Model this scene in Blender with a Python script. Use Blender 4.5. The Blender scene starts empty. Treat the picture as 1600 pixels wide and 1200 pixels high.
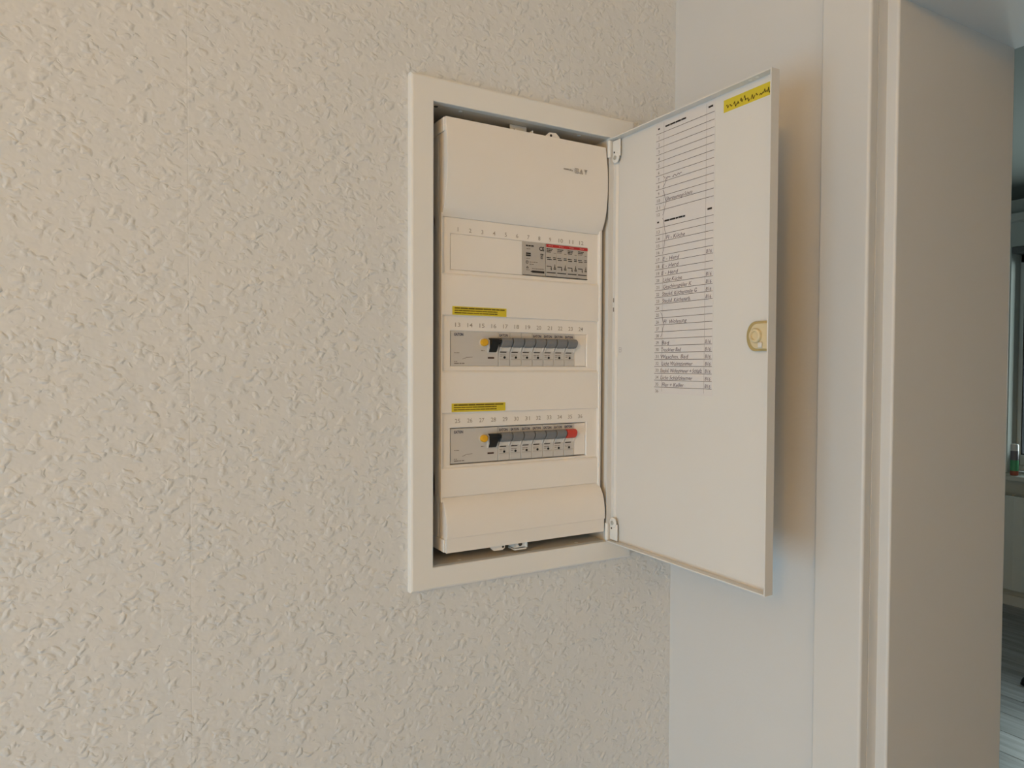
import bpy, bmesh, math, random
from mathutils import Vector, Matrix, Euler

random.seed(7)
scene = bpy.context.scene
COL = scene.collection

# ------------------------------------------------------------------ camera
cam_data = bpy.data.cameras.new('camera')
cam_data.sensor_width = 36.0
cam_data.lens = 24.885
cam_data.clip_start = 0.01
cam_data.clip_end = 100
cam = bpy.data.objects.new('camera', cam_data)
COL.objects.link(cam)
CAM = Vector((-0.3301, -0.815, 1.58))
yaw, pitch, roll = math.radians(30.191), math.radians(-1.4401), math.radians(0.2362)
fw = Vector((math.sin(yaw) * math.cos(pitch), math.cos(yaw) * math.cos(pitch), math.sin(pitch)))
rt = Vector((math.cos(yaw), -math.sin(yaw), 0))
up = rt.cross(fw)
r2 = rt * math.cos(roll) + up * math.sin(roll)
u2 = -rt * math.sin(roll) + up * math.cos(roll)
cam.matrix_world = Matrix(((r2.x, u2.x, -fw.x, CAM.x), (r2.y, u2.y, -fw.y, CAM.y), (r2.z, u2.z, -fw.z, CAM.z), (0, 0, 0, 1)))
scene.camera = cam

# ------------------------------------------------------------------ world, lights, exposure
world = bpy.data.worlds.new('overcast_sky')
scene.world = world
world.use_nodes = True
bg = world.node_tree.nodes['Background']
bg.inputs['Color'].default_value = (0.74, 0.87, 1.0, 1)
bg.inputs['Strength'].default_value = 1.6

def area(name, loc, rot, sx, sy, power, color):
    d = bpy.data.lights.new(name, 'AREA')
    d.shape = 'RECTANGLE'; d.size = sx; d.size_y = sy
    d.energy = power; d.color = color
    o = bpy.data.objects.new(name, d); COL.objects.link(o)
    o.location = loc; o.rotation_euler = rot
    return o

HALL_X0, HALL_Y0, HALL_H = -2.30, -2.40, 2.60
# daylight in the hall's own window (left wall)
area('hall_window_daylight', (HALL_X0 + 0.004, -1.10, 0.88), (0, -math.pi / 2, 0), 1.00, 1.50, 19.8, (0.30, 0.71, 1.0))
# daylight in the far room's window
area('far_window_daylight', (5.14, 0.84, 1.66), (0, math.pi / 2, 0), 1.35, 1.26, 54, (0.90, 1.0, 0.93))

scene.cycles.max_bounces = 5
scene.cycles.diffuse_bounces = 4
scene.cycles.glossy_bounces = 2
scene.cycles.caustics_reflective = False
scene.cycles.caustics_refractive = False
scene.cycles.adaptive_threshold = 0.02
scene.view_settings.view_transform = 'Standard'
scene.view_settings.look = 'None'
scene.view_settings.exposure = 0.0
scene.view_settings.gamma = 1.0
scene.view_settings.use_curve_mapping = False

# ------------------------------------------------------------------ materials
def new_mat(name, col, rough=0.6, spec=0.4, metallic=0.0):
    m = bpy.data.materials.new(name)
    m.use_nodes = True
    b = m.node_tree.nodes['Principled BSDF']
    b.inputs['Base Color'].default_value = (*col, 1)
    b.inputs['Roughness'].default_value = rough
    b.inputs['Specular IOR Level'].default_value = spec
    b.inputs['Metallic'].default_value = metallic
    return m

def nd(m, t, **kw):
    n = m.node_tree.nodes.new(t)
    for k, v in kw.items():
        setattr(n, k, v)
    return n

def lk(m, a, b):
    m.node_tree.links.new(a, b)

def speckle(m, amount=0.03, scale=60, bump=0.0, bscale=300, bdist=0.0003):
    """slight tonal variation plus optional fine relief"""
    b = m.node_tree.nodes['Principled BSDF']
    col = tuple(b.inputs['Base Color'].default_value)
    tc = nd(m, 'ShaderNodeTexCoord')
    nz = nd(m, 'ShaderNodeTexNoise'); nz.inputs['Scale'].default_value = scale; nz.inputs['Detail'].default_value = 3
    lk(m, tc.outputs['Object'], nz.inputs['Vector'])
    mx = nd(m, 'ShaderNodeMix', data_type='RGBA')
    mx.inputs[6].default_value = tuple(c * (1 - amount) for c in col[:3]) + (1,)
    mx.inputs[7].default_value = tuple(min(1, c * (1 + amount)) for c in col[:3]) + (1,)
    lk(m, nz.outputs['Fac'], mx.inputs[0]); lk(m, mx.outputs[2], b.inputs['Base Color'])
    if bump:
        n2 = nd(m, 'ShaderNodeTexNoise'); n2.inputs['Scale'].default_value = bscale; n2.inputs['Detail'].default_value = 4
        lk(m, tc.outputs['Object'], n2.inputs['Vector'])
        bp = nd(m, 'ShaderNodeBump'); bp.inputs['Strength'].default_value = bump; bp.inputs['Distance'].default_value = bdist
        lk(m, n2.outputs['Fac'], bp.inputs['Height']); lk(m, bp.outputs['Normal'], b.inputs['Normal'])
    return m

def woodchip_material():
    m = new_mat('woodchip_wallpaper_white', (0.745, 0.75, 0.745), 0.75, 0.25)
    b = m.node_tree.nodes['Principled BSDF']
    tc = nd(m, 'ShaderNodeTexCoord')
    # squash out the depth axis so that the pattern is a flat sheet
    warp = nd(m, 'ShaderNodeTexNoise'); warp.inputs['Scale'].default_value = 75; warp.inputs['Detail'].default_value = 2
    lk(m, tc.outputs['Object'], warp.inputs['Vector'])
    sub = nd(m, 'ShaderNodeVectorMath', operation='SUBTRACT'); sub.inputs[1].default_value = (0.5, 0.5, 0.5)
    lk(m, warp.outputs['Color'], sub.inputs[0])
    scl = nd(m, 'ShaderNodeVectorMath', operation='SCALE'); scl.inputs['Scale'].default_value = 0.014
    lk(m, sub.outputs[0], scl.inputs[0])
    add = nd(m, 'ShaderNodeVectorMath', operation='ADD')
    lk(m, tc.outputs['Object'], add.inputs[0]); lk(m, scl.outputs[0], add.inputs[1])
    total = None
    layers = [((60, 0, 105), 25, 0.42), ((115, 0, 70), -40, 0.42), ((130, 0, 85), 65, 0.42), ((95, 0, 150), -10, 0.42)]
    for (sc, ang, thr) in layers:
        mp = nd(m, 'ShaderNodeMapping'); mp.vector_type = 'POINT'
        mp0 = nd(m, 'ShaderNodeMapping'); mp0.vector_type = 'POINT'
        mp0.inputs['Rotation'].default_value = (0, math.radians(ang), 0)
        mp.inputs['Scale'].default_value = sc
        mp.inputs['Location'].default_value = (ang * 1.3, 0.5, ang * 0.7)
        lk(m, add.outputs[0], mp0.inputs['Vector']); lk(m, mp0.outputs[0], mp.inputs['Vector'])
        vo = nd(m, 'ShaderNodeTexVoronoi', voronoi_dimensions='3D', feature='F1')
        vo.inputs['Scale'].default_value = 1.0
        lk(m, mp.outputs[0], vo.inputs['Vector'])
        sep = nd(m, 'ShaderNodeSeparateColor'); lk(m, vo.outputs['Color'], sep.inputs[0])
        # chip radius differs per cell, many cells stay empty
        rad = nd(m, 'ShaderNodeMath', operation='MULTIPLY'); rad.inputs[1].default_value = thr * 1.9
        lk(m, sep.outputs[0], rad.inputs[0])
        rr = nd(m, 'ShaderNodeMath', operation='SUBTRACT'); lk(m, rad.outputs[0], rr.inputs[0]); rr.inputs[1].default_value = thr * 0.88
        df = nd(m, 'ShaderNodeMath', operation='SUBTRACT'); lk(m, rr.outputs[0], df.inputs[0]); lk(m, vo.outputs['Distance'], df.inputs[1])
        mr = nd(m, 'ShaderNodeMapRange', interpolation_type='SMOOTHSTEP')
        mr.inputs[1].default_value = -0.26; mr.inputs[2].default_value = 0.26
        lk(m, df.outputs[0], mr.inputs[0])
        hgt = nd(m, 'ShaderNodeMath', operation='MULTIPLY'); lk(m, mr.outputs[0], hgt.inputs[0])
        hb = nd(m, 'ShaderNodeMath', operation='ADD'); lk(m, sep.outputs[1], hb.inputs[0]); hb.inputs[1].default_value = 0.4
        lk(m, hb.outputs[0], hgt.inputs[1])
        if total is None:
            total = hgt
        else:
            mxx = nd(m, 'ShaderNodeMath', operation='MAXIMUM'); lk(m, total.outputs[0], mxx.inputs[0]); lk(m, hgt.outputs[0], mxx.inputs[1]); total = mxx
    fine = nd(m, 'ShaderNodeTexNoise'); fine.inputs['Scale'].default_value = 70; fine.inputs['Detail'].default_value = 2
    lk(m, tc.outputs['Object'], fine.inputs['Vector'])
    fm = nd(m, 'ShaderNodeMath', operation='MULTIPLY_ADD'); fm.inputs[1].default_value = 0.75
    lk(m, fine.outputs['Fac'], fm.inputs[0]); lk(m, total.outputs[0], fm.inputs[2])
    # paper seams every 53 cm
    sx = nd(m, 'ShaderNodeSeparateXYZ'); lk(m, tc.outputs['Object'], sx.inputs[0])
    so = nd(m, 'ShaderNodeMath', operation='ADD'); so.inputs[1].default_value = 0.1127 + 5.3 - 0.265; lk(m, sx.outputs[0], so.inputs[0])
    sm = nd(m, 'ShaderNodeMath', operation='PINGPONG'); sm.inputs[1].default_value = 0.245; lk(m, so.outputs[0], sm.inputs[0])
    ss = nd(m, 'ShaderNodeMapRange'); ss.inputs[1].default_value = 0.0; ss.inputs[2].default_value = 0.0012; ss.inputs[3].default_value = -0.12; ss.inputs[4].default_value = 0
    lk(m, sm.outputs[0], ss.inputs[0])
    sa = nd(m, 'ShaderNodeMath', operation='ADD'); lk(m, fm.outputs[0], sa.inputs[0]); lk(m, ss.outputs[0], sa.inputs[1])
    bp = nd(m, 'ShaderNodeBump'); bp.inputs['Strength'].default_value = 1.0; bp.inputs['Distance'].default_value = 0.00105
    lk(m, sa.outputs[0], bp.inputs['Height']); lk(m, bp.outputs['Normal'], b.inputs['Normal'])
    return m

def wood_material(name, c0, c1, axis=1):
    m = new_mat(name, c0, 0.38, 0.5)
    b = m.node_tree.nodes['Principled BSDF']
    tc = nd(m, 'ShaderNodeTexCoord')
    oi = nd(m, 'ShaderNodeObjectInfo')
    mp = nd(m, 'ShaderNodeMapping'); mp.inputs['Scale'].default_value = (30, 2.2, 30) if axis == 1 else (2.2, 30, 30)
    lk(m, tc.outputs['Object'], mp.inputs['Vector'])
    off = nd(m, 'ShaderNodeMath', operation='MULTIPLY'); off.inputs[1].default_value = 37.0; lk(m, oi.outputs['Random'], off.inputs[0])
    cb = nd(m, 'ShaderNodeCombineXYZ'); lk(m, off.outputs[0], cb.inputs[2]); lk(m, cb.outputs[0], mp.inputs['Location'])
    nz = nd(m, 'ShaderNodeTexNoise'); nz.inputs['Scale'].default_value = 1.0; nz.inputs['Detail'].default_value = 6; nz.inputs['Distortion'].default_value = 0.6
    lk(m, mp.outputs[0], nz.inputs['Vector'])
    rp = nd(m, 'ShaderNodeValToRGB')
    rp.color_ramp.elements[0].position = 0.32; rp.color_ramp.elements[0].color = (*c0, 1)
    rp.color_ramp.elements[1].position = 0.70; rp.color_ramp.elements[1].color = (*c1, 1)
    lk(m, nz.outputs['Fac'], rp.inputs[0])
    hv = nd(m, 'ShaderNodeHueSaturation')
    vm = nd(m, 'ShaderNodeMath', operation='MULTIPLY_ADD'); vm.inputs[1].default_value = 0.35; vm.inputs[2].default_value = 0.82
    lk(m, oi.outputs['Random'], vm.inputs[0]); lk(m, vm.outputs[0], hv.inputs['Value'])
    lk(m, rp.outputs[0], hv.inputs['Color']); lk(m, hv.outputs[0], b.inputs['Base Color'])
    return m

M = {}
M['woodchip'] = woodchip_material()
M['wall'] = speckle(new_mat('smooth_painted_wall', (0.70, 0.695, 0.685), 0.7, 0.3), 0.015, 9, 0.35, 160, 0.0006)
M['ceiling'] = speckle(new_mat('ceiling_paint', (0.80, 0.79, 0.77), 0.8, 0.2), 0.02, 8)
M['farwall'] = speckle(new_mat('far_room_wall_paint', (0.74, 0.77, 0.74), 0.75, 0.2), 0.02, 8)
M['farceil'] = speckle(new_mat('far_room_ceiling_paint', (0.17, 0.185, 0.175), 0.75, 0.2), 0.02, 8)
M['trim'] = speckle(new_mat('white_lacquered_trim', (0.70, 0.688, 0.668), 0.42, 0.45), 0.012, 14)
M['frame'] = speckle(new_mat('white_steel_frame', (0.85, 0.835, 0.80), 0.42, 0.45), 0.01, 20)
M['box'] = speckle(new_mat('recess_box_grey_white', (0.76, 0.70, 0.61), 0.5, 0.4), 0.02, 20)
M['door'] = speckle(new_mat('white_powder_coat', (0.74, 0.72, 0.69), 0.42, 0.45), 0.01, 20)
M['cover'] = speckle(new_mat('cream_plastic', (0.87, 0.825, 0.77), 0.42, 0.45), 0.012, 25)
M['device'] = speckle(new_mat('light_grey_device_plastic', (0.60, 0.575, 0.545), 0.45, 0.4), 0.015, 60)
M['device_light'] = new_mat('pale_device_plastic', (0.72, 0.69, 0.65), 0.45, 0.4)
M['toggle'] = speckle(new_mat('grey_toggle_plastic', (0.20, 0.20, 0.205), 0.45, 0.4), 0.03, 80)
M['toggle_red'] = speckle(new_mat('red_toggle_plastic', (0.62, 0.055, 0.035), 0.4, 0.4), 0.03, 80)
M['black'] = speckle(new_mat('black_plastic', (0.012, 0.011, 0.010), 0.45, 0.35), 0.03, 80)
M['yellow_button'] = speckle(new_mat('yellow_button_plastic', (0.78, 0.42, 0.02), 0.35, 0.4), 0.03, 80)
M['brown'] = new_mat('dark_brown_window', (0.07, 0.032, 0.022), 0.4, 0.4)
M['ink'] = new_mat('black_print', (0.045, 0.038, 0.035), 0.7, 0.1)
M['ink_soft'] = new_mat('grey_print', (0.25, 0.215, 0.185), 0.7, 0.1)
M['ink_line'] = new_mat('ruled_line_print', (0.13, 0.10, 0.085), 0.7, 0.1)
M['ink_faint'] = new_mat('faint_column_print', (0.52, 0.48, 0.47), 0.7, 0.1)
M['pen'] = new_mat('pen_ink', (0.20, 0.155, 0.17), 0.7, 0.1)
M['number'] = new_mat('moulded_number_print', (0.40, 0.34, 0.285), 0.6, 0.2)
M['logo'] = new_mat('dark_blue_logo_print', (0.035, 0.04, 0.09), 0.6, 0.2)
M['paper'] = speckle(new_mat('white_label_paper', (0.74, 0.705, 0.69), 0.75, 0.15), 0.012, 40)
M['sticker'] = speckle(new_mat('yellow_sticker', (0.70, 0.56, 0.04), 0.55, 0.3), 0.04, 60)
M['sticker_ink'] = new_mat('sticker_print', (0.16, 0.11, 0.015), 0.6, 0.2)
M['spd'] = speckle(new_mat('surge_label_grey', (0.50, 0.465, 0.425), 0.5, 0.35), 0.015, 60)
M['red_band'] = new_mat('red_label_band', (0.52, 0.035, 0.035), 0.5, 0.3)
M['red_text'] = new_mat('pale_red_print', (0.72, 0.30, 0.26), 0.5, 0.3)
M['metal'] = speckle(new_mat('zinc_plated_steel', (0.62, 0.60, 0.55), 0.35, 0.5, 0.7), 0.03, 60)
M['metal_dark'] = new_mat('dark_screw_recess', (0.05, 0.042, 0.03), 0.5, 0.4)
M['latch'] = speckle(new_mat('yellowed_plastic', (0.72, 0.60, 0.38), 0.35, 0.45), 0.02, 80)
M['latch_dark'] = speckle(new_mat('ochre_plastic', (0.46, 0.35, 0.15), 0.35, 0.45), 0.02, 80)
M['floor'] = wood_material('hall_laminate', (0.33, 0.29, 0.25), (0.44, 0.40, 0.35))
M['plank'] = wood_material('grey_laminate_plank', (0.28, 0.29, 0.31), (0.52, 0.54, 0.58), 1)
M['pvc'] = speckle(new_mat('white_window_pvc', (0.86, 0.87, 0.85), 0.4, 0.4), 0.01, 20)
M['gasket'] = new_mat('black_gasket', (0.03, 0.03, 0.03), 0.6, 0.3)
M['radiator'] = speckle(new_mat('radiator_enamel', (0.82, 0.83, 0.80), 0.4, 0.4), 0.01, 20)
M['sill'] = speckle(new_mat('window_sill_stone', (0.66, 0.67, 0.64), 0.4, 0.4), 0.05, 40)
M['can_white'] = new_mat('spray_cap_white', (0.80, 0.80, 0.82), 0.35, 0.4)
M['can_green'] = new_mat('spray_can_green', (0.10, 0.42, 0.20), 0.35, 0.5)
M['can_violet'] = new_mat('spray_can_violet', (0.22, 0.20, 0.24), 0.35, 0.5)
M['can_red'] = new_mat('spray_can_red', (0.42, 0.10, 0.06), 0.35, 0.5)
M['rubber'] = speckle(new_mat('black_rubber', (0.015, 0.016, 0.018), 0.6, 0.3), 0.05, 40)
glass = bpy.data.materials.new('window_glass'); glass.use_nodes = True
gnt = glass.node_tree; gnt.nodes.remove(gnt.nodes['Principled BSDF'])
g_t = gnt.nodes.new('ShaderNodeBsdfTransparent'); g_t.inputs['Color'].default_value = (0.93, 0.97, 0.97, 1)
g_g = gnt.nodes.new('ShaderNodeBsdfGlossy'); g_g.inputs['Roughness'].default_value = 0.02
g_f = gnt.nodes.new('ShaderNodeFresnel'); g_f.inputs['IOR'].default_value = 1.45
g_m = gnt.nodes.new('ShaderNodeMixShader')
gnt.links.new(g_f.outputs[0], g_m.inputs[0]); gnt.links.new(g_t.outputs[0], g_m.inputs[1]); gnt.links.new(g_g.outputs[0], g_m.inputs[2])
gnt.links.new(g_m.outputs[0], gnt.nodes['Material Output'].inputs['Surface'])
M['glass'] = glass
lampm = bpy.data.materials.new('lamp_opal_glass'); lampm.use_nodes = True
lb = lampm.node_tree.nodes['Principled BSDF']
lb.inputs['Base Color'].default_value = (0.9, 0.85, 0.75, 1)
lb.inputs['Emission Color'].default_value = (1.0, 0.66, 0.30, 1); lb.inputs['Emission Strength'].default_value = 1.5
M['lamp'] = lampm

# ------------------------------------------------------------------ mesh helpers
def bm_new():
    return bmesh.new()

def box(bm, x0, x1, y0, y1, z0, z1, bevel=0.0, seg=2, mi=0):
    x0, x1 = min(x0, x1), max(x0, x1); y0, y1 = min(y0, y1), max(y0, y1); z0, z1 = min(z0, z1), max(z0, z1)
    vs = [bm.verts.new(p) for p in ((x0, y0, z0), (x1, y0, z0), (x1, y1, z0), (x0, y1, z0), (x0, y0, z1), (x1, y0, z1), (x1, y1, z1), (x0, y1, z1))]
    fs = [bm.faces.new([vs[i] for i in f]) for f in ((0, 3, 2, 1), (4, 5, 6, 7), (0, 1, 5, 4), (1, 2, 6, 5), (2, 3, 7, 6), (3, 0, 4, 7))]
    for f in fs:
        f.material_index = mi
    if bevel > 0:
        es = list({e for f in fs for e in f.edges})
        r = bmesh.ops.bevel(bm, geom=es, offset=bevel, segments=seg, profile=0.5, affect='EDGES', clamp_overlap=True)
        for f in r['faces']:
            f.material_index = mi
    return fs

def prism(bm, pts, a0, a1, axis='x', mi=0, bevel=0.0):
    """extrude a closed 2D outline. axis x: pts=(y,z); axis y: pts=(x,z); axis z: pts=(x,y)"""
    def P(a, p):
        return {'x': (a, p[0], p[1]), 'y': (p[0], a, p[1]), 'z': (p[0], p[1], a)}[axis]
    v0 = [bm.verts.new(P(a0, p)) for p in pts]; v1 = [bm.verts.new(P(a1, p)) for p in pts]
    n = len(pts); fs = []
    fs.append(bm.faces.new(v0[::-1])); fs.append(bm.faces.new(v1))
    for i in range(n):
        fs.append(bm.faces.new((v0[i], v0[(i + 1) % n], v1[(i + 1) % n], v1[i])))
    for f in fs:
        f.material_index = mi
    bmesh.ops.recalc_face_normals(bm, faces=fs)
    if bevel:
        es = list({e for f in fs[:2] for e in f.edges})
        bmesh.ops.bevel(bm, geom=es, offset=bevel, segments=2, profile=0.5, affect='EDGES', clamp_overlap=True)
    return fs

def lathe(bm, prof, origin, axis, n=24, mi=0):
    """prof = list of (radius, height along axis)"""
    ax = Vector(axis).normalized()
    t = ax.orthogonal().normalized(); b = ax.cross(t)
    rings = []
    for (r, h) in prof:
        if r < 1e-6:
            rings.append([bm.verts.new(Vector(origin) + ax * h)])
        else:
            rings.append([bm.verts.new(Vector(origin) + ax * h + (t * math.cos(2 * math.pi * k / n) + b * math.sin(2 * math.pi * k / n)) * r) for k in range(n)])
    fs = []
    for a, c in zip(rings[:-1], rings[1:]):
        for k in range(n):
            k2 = (k + 1) % n
            if len(a) == 1 and len(c) == 1:
                continue
            if len(a) == 1:
                fs.append(bm.faces.new((a[0], c[k], c[k2])))
            elif len(c) == 1:
                fs.append(bm.faces.new((a[k], a[k2], c[0])))
            else:
                fs.append(bm.faces.new((a[k], a[k2], c[k2], c[k])))
    for f in fs:
        f.material_index = mi
    return fs

def rect(bm, O, U, V, u0, u1, v0, v1, mi=0):
    """flat print: rectangle on the plane O + u*U + v*V"""
    O, U, V = Vector(O), Vector(U), Vector(V)
    f = bm.faces.new([bm.verts.new(O + U * a + V * b) for a, b in ((u0, v0), (u1, v0), (u1, v1), (u0, v1))])
    f.material_index = mi
    return f

def line(bm, O, U, V, p, q, w, mi=0):
    O, U, V = Vector(O), Vector(U), Vector(V)
    d = Vector((q[0] - p[0], q[1] - p[1])); L = d.length
    if L < 1e-7:
        return
    n = Vector((-d.y, d.x)) / L * (w / 2)
    f = bm.faces.new([bm.verts.new(O + U * a + V * b) for a, b in ((p[0] - n.x, p[1] - n.y), (q[0] - n.x, q[1] - n.y), (q[0] + n.x, q[1] + n.y), (p[0] + n.x, p[1] + n.y))])
    f.material_index = mi

def polyl(bm, O, U, V, pts, w, mi=0):
    for p, q in zip(pts[:-1], pts[1:]):
        line(bm, O, U, V, p, q, w, mi)

def microtext(bm, O, U, V, u0, u1, v, h, mi=0, rnd=None, wmin=2.0, wmax=6.0, gap=0.7):
    """a line of print too small to read: a row of word-length dashes"""
    rnd = rnd or random
    u = u0
    while u < u1 - h * 0.6:
        w = min(h * rnd.uniform(wmin, wmax), u1 - u)
        rect(bm, O, U, V, u, u + w, v - h / 2, v + h / 2, mi)
        u += w + h * gap

# ---- text: all strings are turned into meshes once, before anything else is in the scene
TEXTS = {}
STR = [str(i) for i in range(1, 37)] + ['EATON', 'CE', 'B16', 'Überspannungs-Schutz', 'FI - Küche', 'E - Herd', 'Licht Küche',
       'Geschirrspüler K', 'Steckd. Küchenzeile G', 'Steckd. Küchenarb.', 'FI  Wohnung', 'Bad', 'Trockner Bad', 'Waschm. Bad', 'Licht Wohnzimmer',
       'Steckd. Wohnzimmer + Schlafz.', 'Licht Schlafzimmer', 'Flur + Keller']
def build_texts():
    tmp = []
    for s in STR:
        c = bpy.data.curves.new('t', 'FONT'); c.body = s; c.size = 1.0; c.resolution_u = 2
        c.offset = 0.03 if s in ('EATON', 'CE') else 0.004
        c.align_x = 'LEFT'; c.align_y = 'BOTTOM_BASELINE'
        o = bpy.data.objects.new('t', c); COL.objects.link(o); tmp.append((s, o, c))
    bpy.context.view_layer.update()
    dg = bpy.context.evaluated_depsgraph_get()
    for s, o, c in tmp:
        e = o.evaluated_get(dg); me = e.to_mesh()
        vs = [(v.co.x, v.co.y) for v in me.vertices]
        TEXTS[s] = (vs, [tuple(p.vertices) for p in me.polygons], min(v[0] for v in vs), max(v[0] for v in vs), max(v[1] for v in vs))
        e.to_mesh_clear()
    for s, o, c in tmp:
        bpy.data.objects.remove(o); bpy.data.curves.remove(c)
build_texts()

def text(bm, s, O, U, V, u, v, height, width=None, align='L', mi=0, shear=0.0, waver=0.0, cap=0.72):
    """print a string; height = cap height, width = total width"""
    vs, fs, x0, x1, y1 = TEXTS[s]
    O, U, V = Vector(O), Vector(U), Vector(V)
    sy = height / cap
    sx = sy if width is None else width / (x1 - x0)
    W = (x1 - x0) * sx
    ou = {'L': u, 'C': u - W / 2, 'R': u - W}[align]
    nv = []
    for (a, b) in vs:
        uu = ou + (a - x0) * sx + b * sy * shear
        vv = v + b * sy + (waver * math.sin(a * 3.1) + waver * 0.6 * math.sin(a * 7.3 + 1)) * sy
        nv.append(bm.verts.new(O + U * uu + V * vv))
    for f in fs:
        try:
            g = bm.faces.new([nv[i] for i in f]); g.material_index = mi
        except ValueError:
            pass

def root_of(o):
    while o.parent:
        o = o.parent
    return o

def finish(name, bm, mats, parent=None, smooth=False, origin=None, label=None):
    """link a bmesh (in world coordinates) as one mesh object; children stay in their root's frame"""
    if parent is not None:
        org = Vector(root_of(parent).location)
    else:
        org = Vector(origin) if origin is not None else Vector((0, 0, 0))
    bmesh.ops.translate(bm, verts=bm.verts, vec=-org)
    me = bpy.data.meshes.new(name)
    bm.to_mesh(me); bm.free()
    for m in (mats if isinstance(mats, (list, tuple)) else [mats]):
        me.materials.append(M[m] if isinstance(m, str) else m)
    o = bpy.data.objects.new(name, me); COL.objects.link(o)
    if parent is not None:
        o.parent = parent
    else:
        o.location = org
    if smooth:
        for p in me.polygons:
            p.use_smooth = True
        me.set_sharp_from_angle(angle=math.radians(50))
        wn = o.modifiers.new('weighted_normals', 'WEIGHTED_NORMAL'); wn.keep_sharp = True; wn.weight = 100
    if label:
        o['label'] = label
    return o

def thing(name, label, cat, loc, group=None):
    o = bpy.data.objects.new(name, None); COL.objects.link(o)
    o.empty_display_size = 0.05
    o.location = loc; o['label'] = label; o['category'] = cat
    if group:
        o['group'] = group
    bpy.context.view_layer.update()
    return o

def struct(name, bm, mats, label=None, parent=None, smooth=False):
    o = finish(name, bm, mats, parent, smooth)
    if parent is None:
        o['kind'] = 'structure'
    if label:
        o['label'] = label
    return o

# ------------------------------------------------------------------ the room
WY = 0.010            # face of the woodchip wall (the steel frame stands 10 mm proud of it, its face at y = 0)
WX = 0.4381           # face of the smooth wall with the doorway
WX2 = 0.7050          # its other side
HX0, HX1, HZ0, HZ1 = 0.022, 0.315, 1.318, 1.916    # hole for the flush box

bm = bm_new()
def wall_with_hole(bm, x0, x1, z0, z1, hx0, hx1, hz0, hz1, y0, y1):
    xs, zs = [x0, hx0, hx1, x1], [z0, hz0, hz1, z1]
    for i in range(3):
        for k in range(3):
            if i == 1 and k == 1:
                continue
            f = bm.faces.new([bm.verts.new(p) for p in ((xs[i], y0, zs[k]), (xs[i + 1], y0, zs[k]), (xs[i + 1], y0, zs[k + 1]), (xs[i], y0, zs[k + 1]))])
            bm.faces.new([bm.verts.new(p) for p in ((xs[i], y1, zs[k + 1]), (xs[i + 1], y1, zs[k + 1]), (xs[i + 1], y1, zs[k]), (xs[i], y1, zs[k]))])
    ring = [(hx0, hz0), (hx1, hz0), (hx1, hz1), (hx0, hz1)]
    for a, b in zip(ring, ring[1:] + ring[:1]):
        bm.faces.new([bm.verts.new(p) for p in ((a[0], y0, a[1]), (a[0], y1, a[1]), (b[0], y1, b[1]), (b[0], y0, b[1]))])
    out = [(x0, z0), (x1, z0), (x1, z1), (x0, z1)]
    for a, b in zip(out, out[1:] + out[:1]):
        bm.faces.new([bm.verts.new(p) for p in ((a[0], y1, a[1]), (a[0], y0, a[1]), (b[0], y0, b[1]), (b[0], y1, b[1]))])
    bmesh.ops.remove_doubles(bm, verts=bm.verts, dist=1e-6)
wall_with_hole(bm, HALL_X0, WX, 0, HALL_H, HX0, HX1, HZ0, HZ1, WY, 0.19)
struct('wall_back', bm, 'woodchip', 'white woodchip wallpapered wall around the fuse box')

JY = -0.3347          # visible face of the far door lining
JY2 = -1.1350         # near side of the doorway
HEAD = 1.9985
bm = bm_new()
box(bm, WX, WX2, -0.300, 2.40, 0, 2.69)
box(bm, WX, WX2, -2.60, JY2 - 0.035, 0, 2.69)
box(bm, WX, WX2, JY2 - 0.035, -0.300, 2.035, 2.69)
struct('wall_right', bm, 'wall', 'smooth white wall with the doorway beside the fuse box')

bm = bm_new()
xs0, xs1 = HALL_X0 - 0.25, HALL_X0
WZ0, WZ1, WYa, WYb = 0.33, 1.43, -1.90, -0.30
box(bm, xs0, xs1, HALL_Y0, WYa, 0, HALL_H); box(bm, xs0, xs1, WYb, 0.19, 0, HALL_H)
box(bm, xs0, xs1, WYa, WYb, 0, WZ0); box(bm, xs0, xs1, WYa, WYb, WZ1, HALL_H)
struct('wall_left', bm, 'wall')
bm = bm_new(); box(bm, HALL_X0 - 0.25, WX, HALL_Y0 - 0.2, HALL_Y0, 0, HALL_H)
struct('wall_front', bm, 'wall')
bm = bm_new()
for xa, xb, za, zb in ((-1.68, -1.60, 0, 2.05), (0.0, 0.08, 0, 2.05), (-1.60, 0.0, 1.97, 2.05), (-1.60, 0.0, 0, 0.045), (-1.60, 0.0, 0.96, 1.05)):
    box(bm, xa, xb, HALL_Y0, HALL_Y0 + 0.03, za, zb, .004)
box(bm, -1.60, 0.0, HALL_Y0, HALL_Y0 + 0.015, 1.05, 1.97)
struct('door_2', bm, 'trim')
bm = bm_new(); box(bm, HALL_X0 - 0.25, WX, HALL_Y0 - 0.2, 0.19, HALL_H, HALL_H + 0.15)
struct('ceiling', bm, 'ceiling')
bm = bm_new(); box(bm, HALL_X0 - 0.25, 5.3, HALL_Y0 - 0.2, 2.6, -0.15, -0.012)
floor = struct('floor', bm, 'floor')
# hall window frame
bm = bm_new()
fx0, fx1 = HALL_X0 - 0.05, HALL_X0 + 0.01
box(bm, fx0, fx1, WYa, WYa + .05, WZ0, WZ1, .004); box(bm, fx0, fx1, WYb - .05, WYb, WZ0, WZ1, .004)
box(bm, fx0, fx1, WYa, WYb, WZ0, WZ0 + .05, .004); box(bm, fx0, fx1, WYa, WYb, WZ1 - .05, WZ1, .004)
struct('window_2', bm, 'pvc')

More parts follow.
